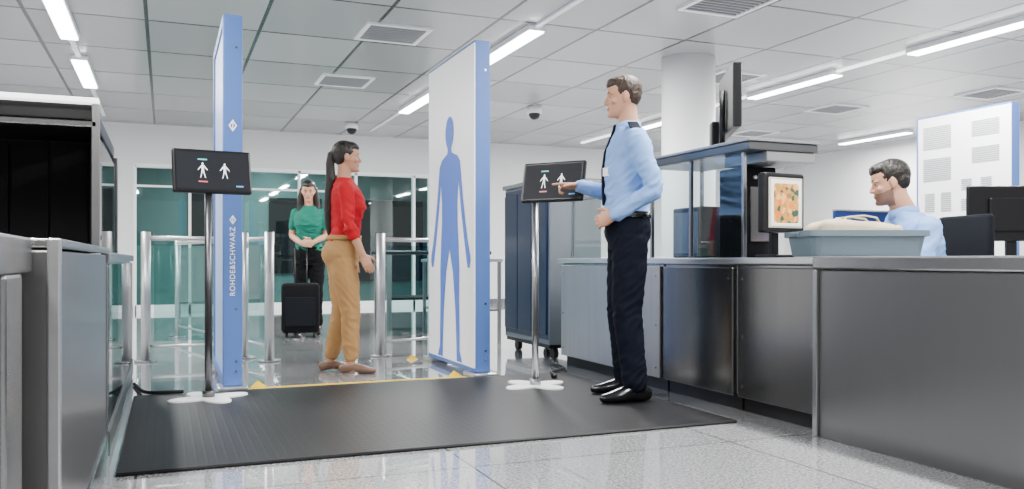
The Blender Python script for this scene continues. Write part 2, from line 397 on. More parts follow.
# ------------------------------------------------------------------ display stands
def stand(loc, rot, label, dx=0., zc=1.285, pm=None):
    pm = pm or POLE
    t = Thing('display_stand',loc,label,'display stand',group='display stands')
    bm = bmesh.new()
    out=[]
    for k in range(72):
        a=2*pi*k/72; r=.165+.065*cos(4*(a-radians(20)))
        out.append((r*cos(a),r*sin(a)))
    loft(bm,[[V((x,y,0)) for x,y in out],[V((x,y,.008)) for x,y in out],[V((x*.98,y*.98,.010)) for x,y in out]])
    t.add('base',bm,WHITE)
    t.cyl('collar',(0,0,.010),(0,0,.045),.035,pm)
    t.cyl('pole',(0,0,.010),(0,0,zc-.085),.021,pm)
    rm = M.Translation((0,0,zc)) @ M.Rotation(rot,4,'Z') @ M.Rotation(radians(-12),4,'X') @ M.Translation((dx,0,0))
    def dp(name,bm,m,parent=None,smooth=False):
        bmesh.ops.transform(bm,matrix=rm,verts=bm.verts); return t.add(name,bm,m,parent,smooth)
    bm = bmesh.new(); bx(bm,-.215,.215,-.02,.015,-.128,.128,.012); d = dp('display',bm,BLACK)
    bm = bmesh.new(); bx(bm,-.04-dx,.04-dx,.015,.05,-.1,.0,.005); dp('display_bracket',bm,BLACK,d)
    bm = bmesh.new(); bx(bm,-.195,.195,-.0225,-.0195,-.108,.108); dp('screen',bm,SCREEN,d)
    for x0 in (-.055,.065):
        bm = bmesh.new(); picto(bm,lambda x,z: V((x0+x*.9,-.025,-.042+z)),.088,HALFS); dp('figure_symbol',bm,LITW,d)
    bm = bmesh.new(); bx(bm,-.08,-.03,-.0245,-.0225,.062,.069); dp('screen_button',bm,LITT,d)
    bm = bmesh.new(); bx(bm,-.08,-.03,-.0245,-.0225,-.068,-.061); dp('screen_button',bm,LITR,d)
    bm = bmesh.new(); bx(bm,.125,.165,-.0245,-.0225,-.090,-.082); dp('screen_button',bm,LITB,d)
    return t
s1 = stand((.228,5.12,.014),radians(8),'slim metal stand carrying a black screen with figure symbols',dx=.02,pm=GPOLE)
s2 = stand((2.14,4.86,.014),radians(-53),'metal display stand with black screen the officer points at',dx=.13,zc=1.265)
def cable(name,pts,r,m,label,cat):
    cu = bpy.data.curves.new(name,'CURVE'); cu.dimensions='3D'; cu.bevel_depth=r; cu.bevel_resolution=2
    sp = cu.splines.new('NURBS'); sp.points.add(len(pts)-1); sp.use_endpoint_u=True; sp.order_u=4
    for p,q in zip(sp.points,pts): p.co=(q[0],q[1],q[2],1)
    to = bpy.data.objects.new('c',cu); COL.objects.link(to)
    dg = bpy.context.evaluated_depsgraph_get(); me = bpy.data.meshes.new_from_object(to.evaluated_get(dg)); bpy.data.objects.remove(to)
    me.materials.clear(); me.materials.append(m)
    o = bpy.data.objects.new(name,me); link(o); return tag(o,label,cat)
cable('power_cable',[(.10,5.35,.027),(.05,5.36,.027),(-.05,5.35,.027),(-.12,5.45,.02),(-.15,5.65,.012),(-.18,5.9,.012)],.011,RUB,'black corrugated power cable lying on the mat','cable')
cable('power_cable',[(2.37,5.10,.027),(2.45,5.15,.027),(2.4,5.3,.027),(2.6,5.42,.027),(2.70,5.55,.012),(2.74,5.9,.012)],.011,RUB,'black power cable running from stand to steel cabinet','cable')

# ------------------------------------------------------------------ left lane
t = Thing('steel_cabinet',(-.7,1.45,0),'brushed steel lane cabinet with framed door','cabinet',world=True)
t.box('body',-1.1,-.27,.7,1.96,.0,.78,DSTEEL,.004)
t.box('worktop',-1.12,-.25,.68,1.965,.775,.845,STEEL,.006)
t.box('door',-.27,-.255,.9,1.58,.06,.75,LSTEEL,.006)
t.box('corner_post',-.272,-.250,1.66,1.84,.0,.775,STEEL,.008)
t = Thing('steel_end_panel',(-.65,2.85,0),'thick brushed steel lane side panel with folded edge','panel',world=True)
t.box('body',-1.1,-.215,1.98,3.68,0,.82,LSTEEL,.004)
t.box('edge_trim',-.225,-.2,1.975,2.005,0,.845,STEELL,.004)
t.box('top_trim',-1.1,-.2,2.0,3.69,.825,.845,STEEL,.004)
t.box('lower_rail',-.218,-.205,2.03,3.66,.0,.12,DSTEEL,.003)
t = Thing('roller_conveyor',(-.65,5.0,0),'steel roller conveyor lane with glass side','conveyor',world=True)
t.box('frame',-1.05,-.22,3.70,6.4,.5,.80,DSTEEL,.006)
t.box('side_rail',-.235,-.2,3.70,6.42,.79,.83,STEEL,.006)
t.box('side_glass',-.218,-.208,3.75,6.35,.14,.78,GLASST)
for y in (3.74,5.0,6.36): t.box('leg',-.26,-.21,y-.03,y+.03,0,.78,LSTEEL,.004)
for y in (3.74,6.36): t.box('leg',-1.04,-.98,y-.03,y+.03,0,.78,LSTEEL,.004)
t.box('skirt',-.215,-.203,3.72,6.4,0.02,.12,LSTEEL,.003)
for i in range(6): t.cyl('roller',(-1.0,5.9+.07*i,.80),(-.25,5.9+.07*i,.80),.025,POLE)
t = Thing('baggage_scanner',(-.95,4.9,.83),'steel baggage scanner hood with dark tunnel and light bar','scanner',world=True)
bm = bmesh.new()
bx(bm,-1.75,-.29,4.2,5.75,1.42,1.49,.006); bx(bm,-1.75,-1.65,4.2,5.75,.84,1.42,.004); bx(bm,-.36,-.3,4.9,5.75,.84,1.42,.004); bx(bm,-1.65,-.36,5.0,5.75,.84,1.42)
t.add('housing',bm,BLACK)
t.box('front_lip',-1.75,-.28,4.16,4.2,1.385,1.41,DSTEEL,.003)
t.box('light_bar',-1.75,-.27,4.14,4.2,1.488,1.510,LIGHTS,.003)
t.box('corner_post',-.30,-.268,4.16,4.2,.84,1.488,LSTEEL,.004)
t.box('corner_post',-.30,-.268,5.7,5.75,.84,1.42,LSTEEL,.004)
t.box('side_glass',-.285,-.278,4.2,5.7,.84,1.36,GLASST)
bm = bmesh.new()
for i in range(7): bx(bm,-1.62+i*.18,-1.62+i*.18+.165,4.94,4.95,.86,1.4)
t.add('tunnel_curtain',bm,DARK)

# ------------------------------------------------------------------ right counter
t = Thing('reception_counter',(3.05,1.9,0),'dark grey counter with brushed steel edge','counter',world=True)
t.box('front_panel',2.735,3.38,.7,3.03,.0,.755,GREYC,.004)
t.box('worktop',2.71,3.42,.68,3.05,.758,.815,STEEL,.008)
t.box('corner_post',2.72,2.80,3.03,3.06,0,.758,STEEL,.004)
t.box('plinth',2.745,3.3,.72,3.0,-.0,.03,BLACK)
ys = [(3.08,3.70,DSTEEL),(3.72,4.42,DSTEEL),(4.44,5.85,PSTEEL)]
for i,(a,b,mm) in enumerate(ys):
    t = Thing('steel_floor_cabinet',(3.05,(a+b)/2,0),['dark brushed steel cabinet with screwed front panel','dark reflective steel cabinet with hinged panel','pale brushed steel cabinet beside the officer'][i],'cabinet',world=True,group='steel floor cabinets')
    t.box('body',2.81,3.3,a,b,.09,.775,STEEL,.004)
    t.box('plinth',2.84,3.3,a,b,0,.09,BLACK)
    t.box('front_panel',2.785,2.81,a+.01,b-.01,.08,.76,mm,.005)
    for yy in (a+.05,b-.05):
        for zz in (.14,.40,.70): t.cyl('screw',(2.782,yy,zz),(2.787,yy,zz),.006,STEEL,n=10)
bm = bmesh.new(); bx(bm,2.77,3.42,3.07,5.87,.776,.812,.006)
tag(finish(bm,'steel_worktop',STEELL),'long brushed steel worktop over the cabinets','worktop')
t = Thing('glass_guard',(2.95,4.6,.812),'steel framed glass guard with solid metal canopy','glass guard',world=True)
for y in (3.72,4.21,4.64): t.box('post',2.84,2.862,y-.010,y+.010,.812,1.375,STEEL,.003)
t.box('post',2.84,2.865,5.76,5.785,.812,1.25,STEEL,.003)
for a,b,z in ((3.732,4.198,1.37),(4.222,4.628,1.37),(4.652,5.76,1.24)): t.box('glass_pane',2.849,2.857,a,b,.82,z,GLASS)
t.box('top_rail',2.84,2.87,4.65,5.785,1.24,1.26,STEEL,.003)
t.box('canopy',2.81,3.26,3.62,4.68,1.375,1.42,CANOPY,.006)
t.box('canopy_edge',2.80,3.27,3.61,4.69,1.42,1.435,CANOPE,.003)
t.box('canopy_hood',2.93,3.25,3.63,4.0,1.32,1.375,CANOPE,.006)
t.box('post',3.22,3.242,4.64,4.66,.812,1.38,STEEL,.003)
t = Thing('control_unit',(3.05,3.85,.812),'dark metal control unit inside the glass guard','control unit',world=True)
t.box('body',2.93,3.13,3.80,4.05,.812,1.31,DARK,.01)
t.box('front_grille',2.95,3.11,3.79,3.80,.9,1.2,DSTEEL,.003)
for i in range(3): t.cyl('indicator',(2.98+i*.05,3.785,1.25),(2.98+i*.05,3.80,1.25),.01,POLE,n=10)
t = Thing('equipment_box',(3.05,4.40,.812),'dark equipment box behind the clear glass panes','equipment',world=True)
t.box('body',2.95,3.18,4.25,4.56,.812,1.12,BLACK,.01)
t.box('front_plate',2.943,2.95,4.28,4.53,.84,1.09,DSTEEL,.002)
# tall monitor above canopy
t = Thing('wall_monitor',(3.05,4.1,1.435),'black flat monitor on short pole above the canopy','monitor',rot=radians(62))
t.cyl('pole',(0,.05,0),(0,.05,.35),.018,BLACK)
t.box('foot',-.1,.1,-.03,.12,0,.012,BLACK,.003)
t.box('housing',-.27,.27,-.02,.03,.1,.46,BLACK,.01)
t.box('screen',-.25,.25,-.0225,-.019,.12,.44,SCREEN)
t.box('side_box',.16,.27,.03,.09,.05,.2,BLACK,.01)
# xray monitor
nx = V((.12,-.99))
t = Thing('xray_monitor',(2.92,3.50,.812),'monitor on arm showing an orange and green baggage image','monitor',rot=math.atan2(nx.y,nx.x)+pi/2)
t.box('foot',-.07,.07,-.02,.12,0,.015,BLACK,.005)
t.box('arm',-.025,.025,.045,.07,.01,.3,BLACK,.005)
t.box('housing',-.14,.14,-.02,.035,.125,.43,BLACK,.012)
t.box('bezel',-.118,.118,-.025,-.019,.15,.405,CREAM,.003)
t.box('screen',-.106,.106,-.028,-.024,.160,.393,XRAY)

# tray
TP=(3.07,3.165)
t = Thing('security_tray',(TP[0],TP[1],.815),'grey blue plastic security tray on the steel worktop','tray',rot=radians(-22))
bm = bmesh.new()
def rr(hx,hy,z,r=.04,n=6):
    out=[]
    for cx,cy,a0 in ((hx-r,hy-r,0),(-hx+r,hy-r,90),(-hx+r,-hy+r,180),(hx-r,-hy+r,270)):
        for k in range(n+1):
            a=radians(a0+90*k/n); out.append(V((cx+r*cos(a),cy+r*sin(a),z)))
    return out
loft(bm,[rr(.250,.16,0),rr(.255,.165,.006),rr(.268,.18,.092),rr(.285,.195,.095),rr(.285,.195,.122),rr(.266,.175,.122),rr(.245,.15,.012)])
t.add('body',bm,TRAY)
for s in (-1,1): t.box('handle',s*.288-.006,s*.288+.006,-.06,.06,.098,.117,TRAY,.004)
# canvas bag in tray
bg = Thing('canvas_bag',(TP[0],TP[1],.815+.016),'soft beige canvas bag with handles lying in the tray','bag',rot=radians(-22))
bm = bmesh.new()
bx(bm,-.21,.20,-.12,.12,0,.165,.045,5)
bmesh.ops.subdivide_edges(bm,edges=bm.edges[:],cuts=3,use_grid_fill=True)
for v in bm.verts:
    x,y,z=v.co
    k=z/.165
    v.co.z = z*(1-.14*k*abs(sin(x*7+.6)))+k*.022*NZ.noise(V((x*9,y*12,5)))+k*.008*NZ.noise(V((x*28,y*40,3)))
bg.add('bag_body',bm,CLOTH,smooth=True)
for y in (-.05,.05):
    bm = bmesh.new(); tube(bm,[(-.10,y,.13),(-.06,y*1.3,.172),(.02,y*1.5,.178),(.08,y*1.3,.168),(.11,y,.13)],[(.010,.004)]*5,n=10,hint=(0,1,0)); bg.add('bag_handle',bm,CLOTH,smooth=True)

# ------------------------------------------------------------------ behind counter
SM=V((3.81,3.38)); SH=V((-.95,.30)).normalized()
cp = SM-SH*.17
t = Thing('office_chair',(cp.x,cp.y,0),'black mesh office chair behind the seated man','chair',rot=math.atan2(SH.y,SH.x)+.1)
bm = bmesh.new(); bx(bm,-.05,-.005,-.20,.20,.56,1.04,.02,3); 
t.add('backrest',bm,MESHB,smooth=True)
t.box('back_frame',-.075,-.05,-.03,.03,.40,.85,BLACK,.01)
bm = bmesh.new(); bx(bm,-.02,.46,-.23,.23,.34,.40,.025,3); t.add('seat',bm,MESHB,smooth=True)
t.cyl('gas_lift',(.22,0,.08),(.22,0,.35),.03,POLE)
for i in range(5):
    a=radians(72*i+20)
    bm=bmesh.new(); cyl(bm,(.22,0,.09),(.22+.28*cos(a),.28*sin(a),.07),.02,n=10); t.add('star_leg',bm,BLACK)
    bm=bmesh.new(); ell(bm,(.22+.28*cos(a),.28*sin(a),.03),(.03,.03,.03)); t.add('caster',bm,BLACK,smooth=True)
t = Thing('office_desk',(4.6,3.3,0),'grey office desk behind the screening counter','desk',world=True)
t.box('desktop',4.4,5.1,2.4,4.2,.72,.75,STEELL,.004)
for x in (4.44,5.06):
    for y in (2.44,4.16): t.box('leg',x-.02,x+.02,y-.02,y+.02,0,.72,POLE)
t = Thing('desktop_monitor',(4.66,3.56,.75),'back of a black desktop monitor on a desk','monitor',rot=radians(-24))
t.box('foot',-.12,.12,-.08,.1,0,.015,BLACK,.005)
t.box('neck',-.03,.03,-.01,.02,.01,.25,BLACK,.005)
t.box('housing',-.27,.27,-.03,.0,.16,.49,BLACK,.012)
t.box('back_cover',-.15,.15,-.05,-.03,.22,.42,BLACK,.01)
t.box('screen',-.255,.255,0,.003,.175,.475,SCREEN)
for i,(x,w_) in enumerate(((5.95,.55),(7.35,.9))):
    t = Thing('office_partition',(x+w_/2,7.9,0),'low blue fabric office partition on metal feet','partition',world=True,group='blue office partitions')
    t.box('panel',x,x+w_,7.88,7.92,.1,1.38,PARTB,.006)
    t.box('top_trim',x,x+w_,7.87,7.93,1.38,1.40,POLE,.004)
    for k in (x+.1,x+w_-.1): t.box('foot',k-.02,k+.02,7.7,8.1,0,.1,POLE,.004)

# blue machine
RIBM = mat('machine_rib_blue',(.015,.026,.058),.4,.2)
t = Thing('screening_machine',(3.2,6.6,0),'dark blue panelled machine cabinet on castors','machine',world=True)
t.box('body',2.83,3.3,6.15,7.1,.12,1.42,NAVYM,.01)
bm = bmesh.new(); bx(bm,2.826,2.832,6.17,7.08,.16,1.4)
for i in range(3): bx(bm,2.812,2.83,6.18+i*.30,6.18+i*.30+.285,.2,1.36,.004,1)
t.add('side_panelling',bm,RIBM)
t.box('top_cap',2.81,3.32,6.13,7.12,1.42,1.46,STEEL,.008)
t.box('base_rail',2.84,3.28,6.17,7.08,.09,.13,BLACK)
for x in (2.92,3.2):
    for y in (6.25,7.0):
        t.cyl('castor',(x-.02,y,.045),(x+.02,y,.045),.045,BLACK)
t = Thing('equipment_trolley',(2.75,8.0,0),'grey metal trolley table with lower shelf','trolley',world=True)
t.box('top',2.45,3.05,7.7,8.5,.78,.81,STEELL,.005); t.box('shelf',2.47,3.03,7.72,8.48,.3,.32,STEEL,.004)
for x in (2.48,3.02):
    for y in (7.73,8.47): t.box('leg',x-.015,x+.015,y-.015,y+.015,0,.78,POLE)
t = Thing('side_table',(2.85,9.6,0),'dark topped steel table by the glazing','table',world=True)
t.box('tabletop',2.25,3.5,9.2,9.9,.86,.90,BLACK,.006)
for x in (2.3,3.45):
    for y in (9.25,9.85): t.box('leg',x-.025,x+.025,y-.025,y+.025,0,.86,POLE)
t.box('lower_shelf',2.3,3.45,9.25,9.85,.35,.38,BLACK,.004)

# ------------------------------------------------------------------ barriers
BAR = mat('barrier_steel',(.50,.50,.505),.38,.85)
def barrier(x0,y0,x1,y1,label):
    t = Thing('barrier_railing',(x0,y0,0),label,'barrier',group='passenger barriers')
    dx,dy = x1-x0,y1-y0
    for k in (0,1):
        p=(dx*k,dy*k)
        t.cyl('post',(p[0],p[1],0),(p[0],p[1],1.02),.036 if k==0 else .028,BAR)
        t.cyl('post_foot',(p[0],p[1],0),(p[0],p[1],.015),.085,STEEL)
    t.cyl('top_rail',(0,0,.97),(dx,dy,.97),.018,BAR)
    t.cyl('lower_rail',(0,0,.12),(dx,dy,.12),.012,BAR)
    L=math.hypot(dx,dy); a=math.atan2(dy,dx)
    bm=bmesh.new(); bx(bm,.06,L-.06,-.005,.005,.16,.92); bmesh.ops.rotate(bm,cent=(0,0,0),matrix=M.Rotation(a,3,'Z'),verts=bm.verts)
    t.add('glass_panel',bm,FROST)
barrier(.76,6.92,.12,9.4,'steel barrier with glass infill beside the scanner')
barrier(-.14,7.26,.60,7.22,'steel barrier railing with clear glass infill')
barrier(1.66,6.95,2.6,7.3,'short steel barrier railing next to the scanner')

# suitcase
t = Thing('suitcase',(1.30,8.98,0),'black upright cabin suitcase with raised handle','suitcase',rot=radians(-10))
bm=bmesh.new(); bx(bm,-.19,.19,-.12,.12,.05,.56,.04,4); t.add('shell',bm,BLKF,smooth=True)
t.box('front_pocket',-.15,.15,-.14,-.118,.12,.42,MESHB,.01)
bm=bmesh.new(); tube(bm,[(-.06,.09,.54),(-.06,.09,.92),(.06,.09,.92),(.06,.09,.54)],[.008]*4,n=8); t.add('handle',bm,BLACK,smooth=True)
for x in (-.14,.14):
    for y in (-.08,.08): t.cyl('wheel',(x-.012,y,.028),(x+.012,y,.028),.028,BLACK)

# ------------------------------------------------------------------ people
def fuse(bm, vox, it, name='fused', wr=0., fs=(9,9,16), seed=0, joints=()):
    bmesh.ops.recalc_face_normals(bm, faces=bm.faces)
    me = bpy.data.meshes.new(name); bm.to_mesh(me); bm.free()
    o = bpy.data.objects.new(name, me); COL.objects.link(o)
    r = o.modifiers.new('r','REMESH'); r.mode='VOXEL'; r.voxel_size=vox
    s = o.modifiers.new('s','SMOOTH'); s.factor=.5; s.iterations=it
    dg = bpy.context.evaluated_depsgraph_get()
    m2 = bpy.data.meshes.new_from_object(o.evaluated_get(dg)); bpy.data.objects.remove(o)
    if wr:
        nn=[v.normal.copy() for v in m2.vertices]
        for v,nm in zip(m2.vertices,nn):
            c=v.co; k=1.
            for j,rad in joints:
                k+=1.5*math.exp(-((c-j).length/rad)**2)
            w=NZ.noise(V((c.x*fs[0]+seed,c.y*fs[1],c.z*fs[2])))
            w2_=1-abs(NZ.noise(V((c.x*fs[0]*1.3+7,c.y*fs[1]*1.3+seed,c.z*fs[2]*1.4+c.x*14))))*2
            v.co=c+nm*wr*k*max(-.45,.5*w+.7*(w2_-.5))
    for p in m2.polygons: p.use_smooth=True
    return m2
def mobj(name, me, m, parent=None):
    me.materials.clear()
    for x in (m if isinstance(m,(list,tuple)) else [m]): me.materials.append(x)
    o = bpy.data.objects.new(name, me); link(o,parent); return o
def sec_at(S,z):
    for a,b in zip(S[:-1],S[1:]):
        if a[1]<=z<=b[1]:
            k=(z-a[1])/(b[1]-a[1]); return tuple(a[i]+(b[i]-a[i])*k for i in range(4))
    return S[0] if z<S[0][1] else S[-1]
def torso(bm,S,z0,z1,add=0.,mul=1.,n=28,step=.03):
    k = max(2,int((z1-z0)/step)); rings=[]
    for i in range(k+1):
        z=z0+(z1-z0)*i/k; c=sec_at(S,z); a,b=c[2]*mul+add,c[3]*mul+add
        rings.append([V((c[0]+a*math.copysign(abs(cos(t))**.9,cos(t)), b*math.copysign(abs(sin(t))**.9,sin(t)), z)) for t in [2*pi*j/n for j in range(n)]])
    loft(bm,rings)
def limb(bm,a,b,c,ra,rm,rb,rn,rc,frac=2.):
    a,b,c=V(a),V(b),V(c); P=[];R=[]
    rad=lambda t: [ra,rm,rb,rn,rc][int(t*2)]+([ra,rm,rb,rn,rc,rc][int(t*2)+1]-[ra,rm,rb,rn,rc,rc][int(t*2)])*(t*2-int(t*2))
    ts=[0,.25,.5,.75,.95,1.05,1.25,1.5,1.75,2.0]
    ts=[x for x in ts if x<frac]+[frac]
    for t in ts:
        P.append(a.lerp(b,t) if t<=1 else b.lerp(c,t-1)); R.append(rad(min(t,1.999)))
    tube(bm,P,R,n=16)
PROF=[(.000,.070,.010,.022),(.010,.084,-.004,.034),(.030,.086,-.030,.048),(.050,.086,-.055,.056),(.070,.087,-.075,.063),(.090,.086,-.088,.069),(.115,.081,-.097,.073),(.138,.089,-.101,.075),(.165,.087,-.102,.076),(.190,.070,-.094,.069),(.210,.042,-.074,.051),(.225,.010,-.044,.026)]
def head(bm,X,fem):
    rings=[]; n=28
    for z,f,b,w in PROF:
        if fem and z<.08: w*=.92
        rings.append([X@V(((f+b)/2+(f-b)/2*cos(t),w*math.copysign(abs(sin(t))**.9,sin(t)),z)) for t in [2*pi*j/n for j in range(n)]])
    loft(bm,rings)
    s=X.to_scale()[0]
    tube(bm,[X@V(p) for p in ((.079,0,.130),(.089,0,.110),(.098,0,.094),(.101,0,.086),(.088,0,.079))],[.006*s,.0075*s,.0095*s,.0115*s,.009*s],n=10)
    for y in (-.011,.011): ell(bm,(.088,y,.083),(.010,.008,.007),X,10,8)
    ell(bm,(.077,0,.018),(.016,.022,.016),X); 
    ell(bm,(.085,0,.0565),(.0095,.021,.0055),X,12,8); ell(bm,(.084,0,.047),(.0095,.018,.006),X,12,8)
    for y in (-.034,.034): ell(bm,(.062,y,.133),(.026,.022,.008),X,12,8); ell(bm,(.055,y*1.2,.090),(.024,.022,.020),X,12,8)
    for y in (-1,1):
        ell(bm,(-.008,y*.077,.112),(.018,.008,.030),X,12,10); ell(bm,(-.004,y*.074,.090),(.010,.008,.014),X,10,8)
def hand(bm,wr,d,n,side,curl,s=1.,point=False,spread=.0):
    d=V(d).normalized(); n=V(n); n=(n-d*n.dot(d)).normalized(); t=d.cross(n)
    if side=='L': t=-t
    wr=V(wr)
    tube(bm,[wr-d*.02*s,wr+d*.01*s,wr+d*.045*s,wr+d*.085*s],[(.026*s,.019*s),(.027*s,.018*s),(.038*s,.016*s),(.040*s,.013*s)],n=14,hint=t)
    for i,(o,L,r) in enumerate(((.030,.072,.0088),(.010,.080,.0090),(-.010,.074,.0086),(-.029,.058,.0078))):
        c = curl if not (point and i==0) else .06
        p=wr+d*.080*s+t*o*s; ang=c*.5; P=[p]; R=[r*s*1.05]
        for f in (.45,.30,.25):
            dr=(d*cos(ang)+n*sin(ang)+t*spread*(o/.03)).normalized(); p=p+dr*L*f*s; P.append(p); R.append(r*s*(1-.12*len(P)/2)); ang+=c
        tube(bm,P,R,n=10)
    p=wr+d*.022*s+t*.024*s; P=[p]; R=[.013*s]
    for k,(L,a) in enumerate(((.038,.85),(.030,.5),(.024,.25))):
        dr=(d*cos(a)+t*sin(a)+n*.35).normalized(); p=p+dr*L*s; P.append(p); R.append([.011,.0098,.008][k]*s)
    tube(bm,P,R,n=10)

def person(loc, facing, Q, label):
    S=Q['secs']; fem=Q['fem']; hs=Q['hs']
    hx,hz=Q['head']
    X=M.Translation((hx,Q.get('hy',0),hz)) @ M.Rotation(Q.get('yaw',0),4,'Z') @ M.Rotation(Q.get('pitch',0),4,'Y') @ M.Scale(hs,4)
    bm=bmesh.new()
    zt=S[-1][1]
    torso(bm,S,S[0][1],zt,mul=.88)
    nr=.048 if fem else .059
    tube(bm,[(S[-1][0]-.005,0,zt-.06),(S[-1][0]+.0,0,zt),X@V((-.02,0,.03)),X@V((-.02,0,.06))],[nr*1.2,nr*1.05,nr*.97,nr*.97],n=18)
    head(bm,X,fem)
    f=.85 if fem else 1.
    for sd,sg in (('L',1),('R',-1)):
        sh,el,wr=Q['sh'+sd],Q['el'+sd],Q['wr'+sd]
        limb(bm,sh,el,wr,.045*f,.043*f,.038*f,.038*f,.026*f)
        limb(bm,Q['hip'+sd],Q['kn'+sd],Q['an'+sd],.078*f,.064*f,.049*f,.047*f,.036*f)
        an=V(Q['an'+sd]); ta=Q.get('toe'+sd,sg*.2); td=V((cos(ta),sin(ta),0))
        g=V((an.x,an.y,0))
        tube(bm,[g-td*.03+V((0,0,.045)),g+td*.06+V((0,0,.04)),g+td*.14*f+V((0,0,.025))],[(.03,.035),(.034,.03),(.03,.018)],hint=td.cross(V((0,0,1))))
        hd,hn,cu=Q['hand'+sd][:3]
        hand(bm,wr,hd,hn,sd,cu,.93 if fem else 1.05,point=len(Q['hand'+sd])>3)
    me=fuse(bm,.0046,2)
    body=mobj('person',me,[Q['skin'],LIPS,STUB])
    Xi=X.inverted()
    for p in me.polygons:
        c=Xi@p.center
        if abs(c.y)<.023 and .040<c.z<.062 and c.x>.084: p.material_index=1
        elif Q.get('stub') and -.01<c.z<.068+.25*max(0,.05-c.x) and c.x>.0 and c.x<.12: p.material_index=2
    tag(body,label,'person')
    body.location=loc; body.rotation_euler=(0,0,math.atan2(facing[1],facing[0]))
    for y in (-.032,.032):
        b=bmesh.new(); ell(b,(.0655,y,.116),(.0115,.013,.0065),X,14,10); finish(b,'eye',EYEW,body,True)
        b=bmesh.new(); ell(b,(.0735,y,.116),(.0045,.0062,.0060),X,10,8); finish(b,'iris',IRIS,body,True)
        b=bmesh.new(); tube(b,[X@V((.0765,y*.55,.1215)),X@V((.0780,y,.1245)),X@V((.0680,y*1.42,.1205))],[.0028*hs]*3,n=8); finish(b,'eyelid',Q['skin'],body,True)
        b=bmesh.new(); tube(b,[X@V((.084,y*.5,.137)),X@V((.084,y,.142)),X@V((.070,y*1.5,.137))],[.0035*hs,.0042*hs,.0025*hs],n=8); finish(b,'eyebrow',Q['hairm'],body,True)
    b=bmesh.new()
    for c,r in Q['hair']: ell(b,c,r,X,28,18)
    for pts,rad in Q.get('locks',[]): tube(b,[X@V(p) for p in pts],[(q,q) if not isinstance(q,tuple) else q for q in rad],n=14)
    mobj('hair',fuse(b,.0045,2,wr=.0035,fs=(40,75,30) if not fem else (60,60,9)),Q['hairm'],body)
    T=Q['top']; b=bmesh.new()
    torso(b,S,T['z0'],T.get('z1',zt-.015),add=.010)
    for sd in 'LR':
        s=V(Q['sh'+sd]); sg=1 if sd=='L' else -1
        g=T.get('g',1.)
        tube(b,[s+V((0,-sg*.06,.005)),s+V((0,0,-.01))],[.062*f*g,.066*f*g],n=14)
        limb(b,s,Q['el'+sd],Q['wr'+sd],.066*f*g,.059*f*g,.051*f*g,.049*f*g,.040*f*g,frac=T['sl'])
    J=[(V(Q['elL']),.10),(V(Q['elR']),.10),(V((0,0,T['z0']+.07)),.2)]
    mobj(T['name'],fuse(b,.0075,3,wr=.0080,joints=J,seed=3,fs=(8,8,15)),T['m'],body)
    B=Q['bot']; b=bmesh.new()
    torso(b,S,S[0][1],B['z1'],add=.012)
    for sd in 'LR':
        limb(b,Q['hip'+sd],Q['kn'+sd],Q['an'+sd],B['r'][0],B['r'][1],B['r'][2],B['r'][3],B['r'][4],frac=B.get('fr',1.93))
    J=[(V(Q['knL']),.10),(V(Q['knR']),.10),(V(Q['anL'])+V((0,0,.06)),.09),(V(Q['anR'])+V((0,0,.06)),.09),(V((0,0,S[0][1])),.12)]
    mobj('trousers',fuse(b,.0075,3,wr=.0066,joints=J,seed=9,fs=(9,9,13)),B['m'],body)
    for sd,sg in (('L',1),('R',-1)):
        an=V(Q['an'+sd]); ta=Q.get('toe'+sd,sg*.2); td=V((cos(ta),sin(ta),0)); g=V((an.x,an.y,0)); q=.86 if fem else 1.05
        b=bmesh.new()
        tube(b,[g+td*x*q+V((0,0,z*q)) for x,z in ((-.07,.038),(-.03,.050),(.03,.052),(.09,.038),(.14,.030),(.185,.024))],
             [(w*q,h*q) for w,h in ((.030,.038),(.037,.052 if not fem else .04),(.040,.050 if not fem else .035),(.046,.038),(.042,.029),(.026,.022))],n=18,hint=V((0,0,1)).cross(td))
        for v in b.verts: v.co.z=max(v.co.z,0)
        finish(b,'shoe',Q['shoe'],body,True)
    return body,X
def band(S,z0,z1,add,body,name,m,n=32):
    b=bmesh.new(); rings=[]
    for z,ad in ((z0,add-.006),(z0,add),(z1,add),(z1,add-.006)):
        c=sec_at(S,z); rings.append([V((c[0]+(c[2]+ad)*cos(t),(c[3]+ad)*sin(t),z)) for t in [2*pi*j/n for j in range(n)]])
    loft(b,rings,True); return finish(b,name,m,body,True)
def collar(body,c,r,z,h,m):
    b=bmesh.new(); rings=[]
    n=28
    for rr_,zz in ((r,z),(r+.012,z),(r+.006,z+h),(r-.002,z+h)):
        rings.append([V((c+rr_*cos(t),rr_*sin(t),zz-(.022*max(0,cos(t))**3))) for t in [2*pi*j/n for j in range(n)]])
    loft(b,rings,True); finish(b,'collar',m,body,True)

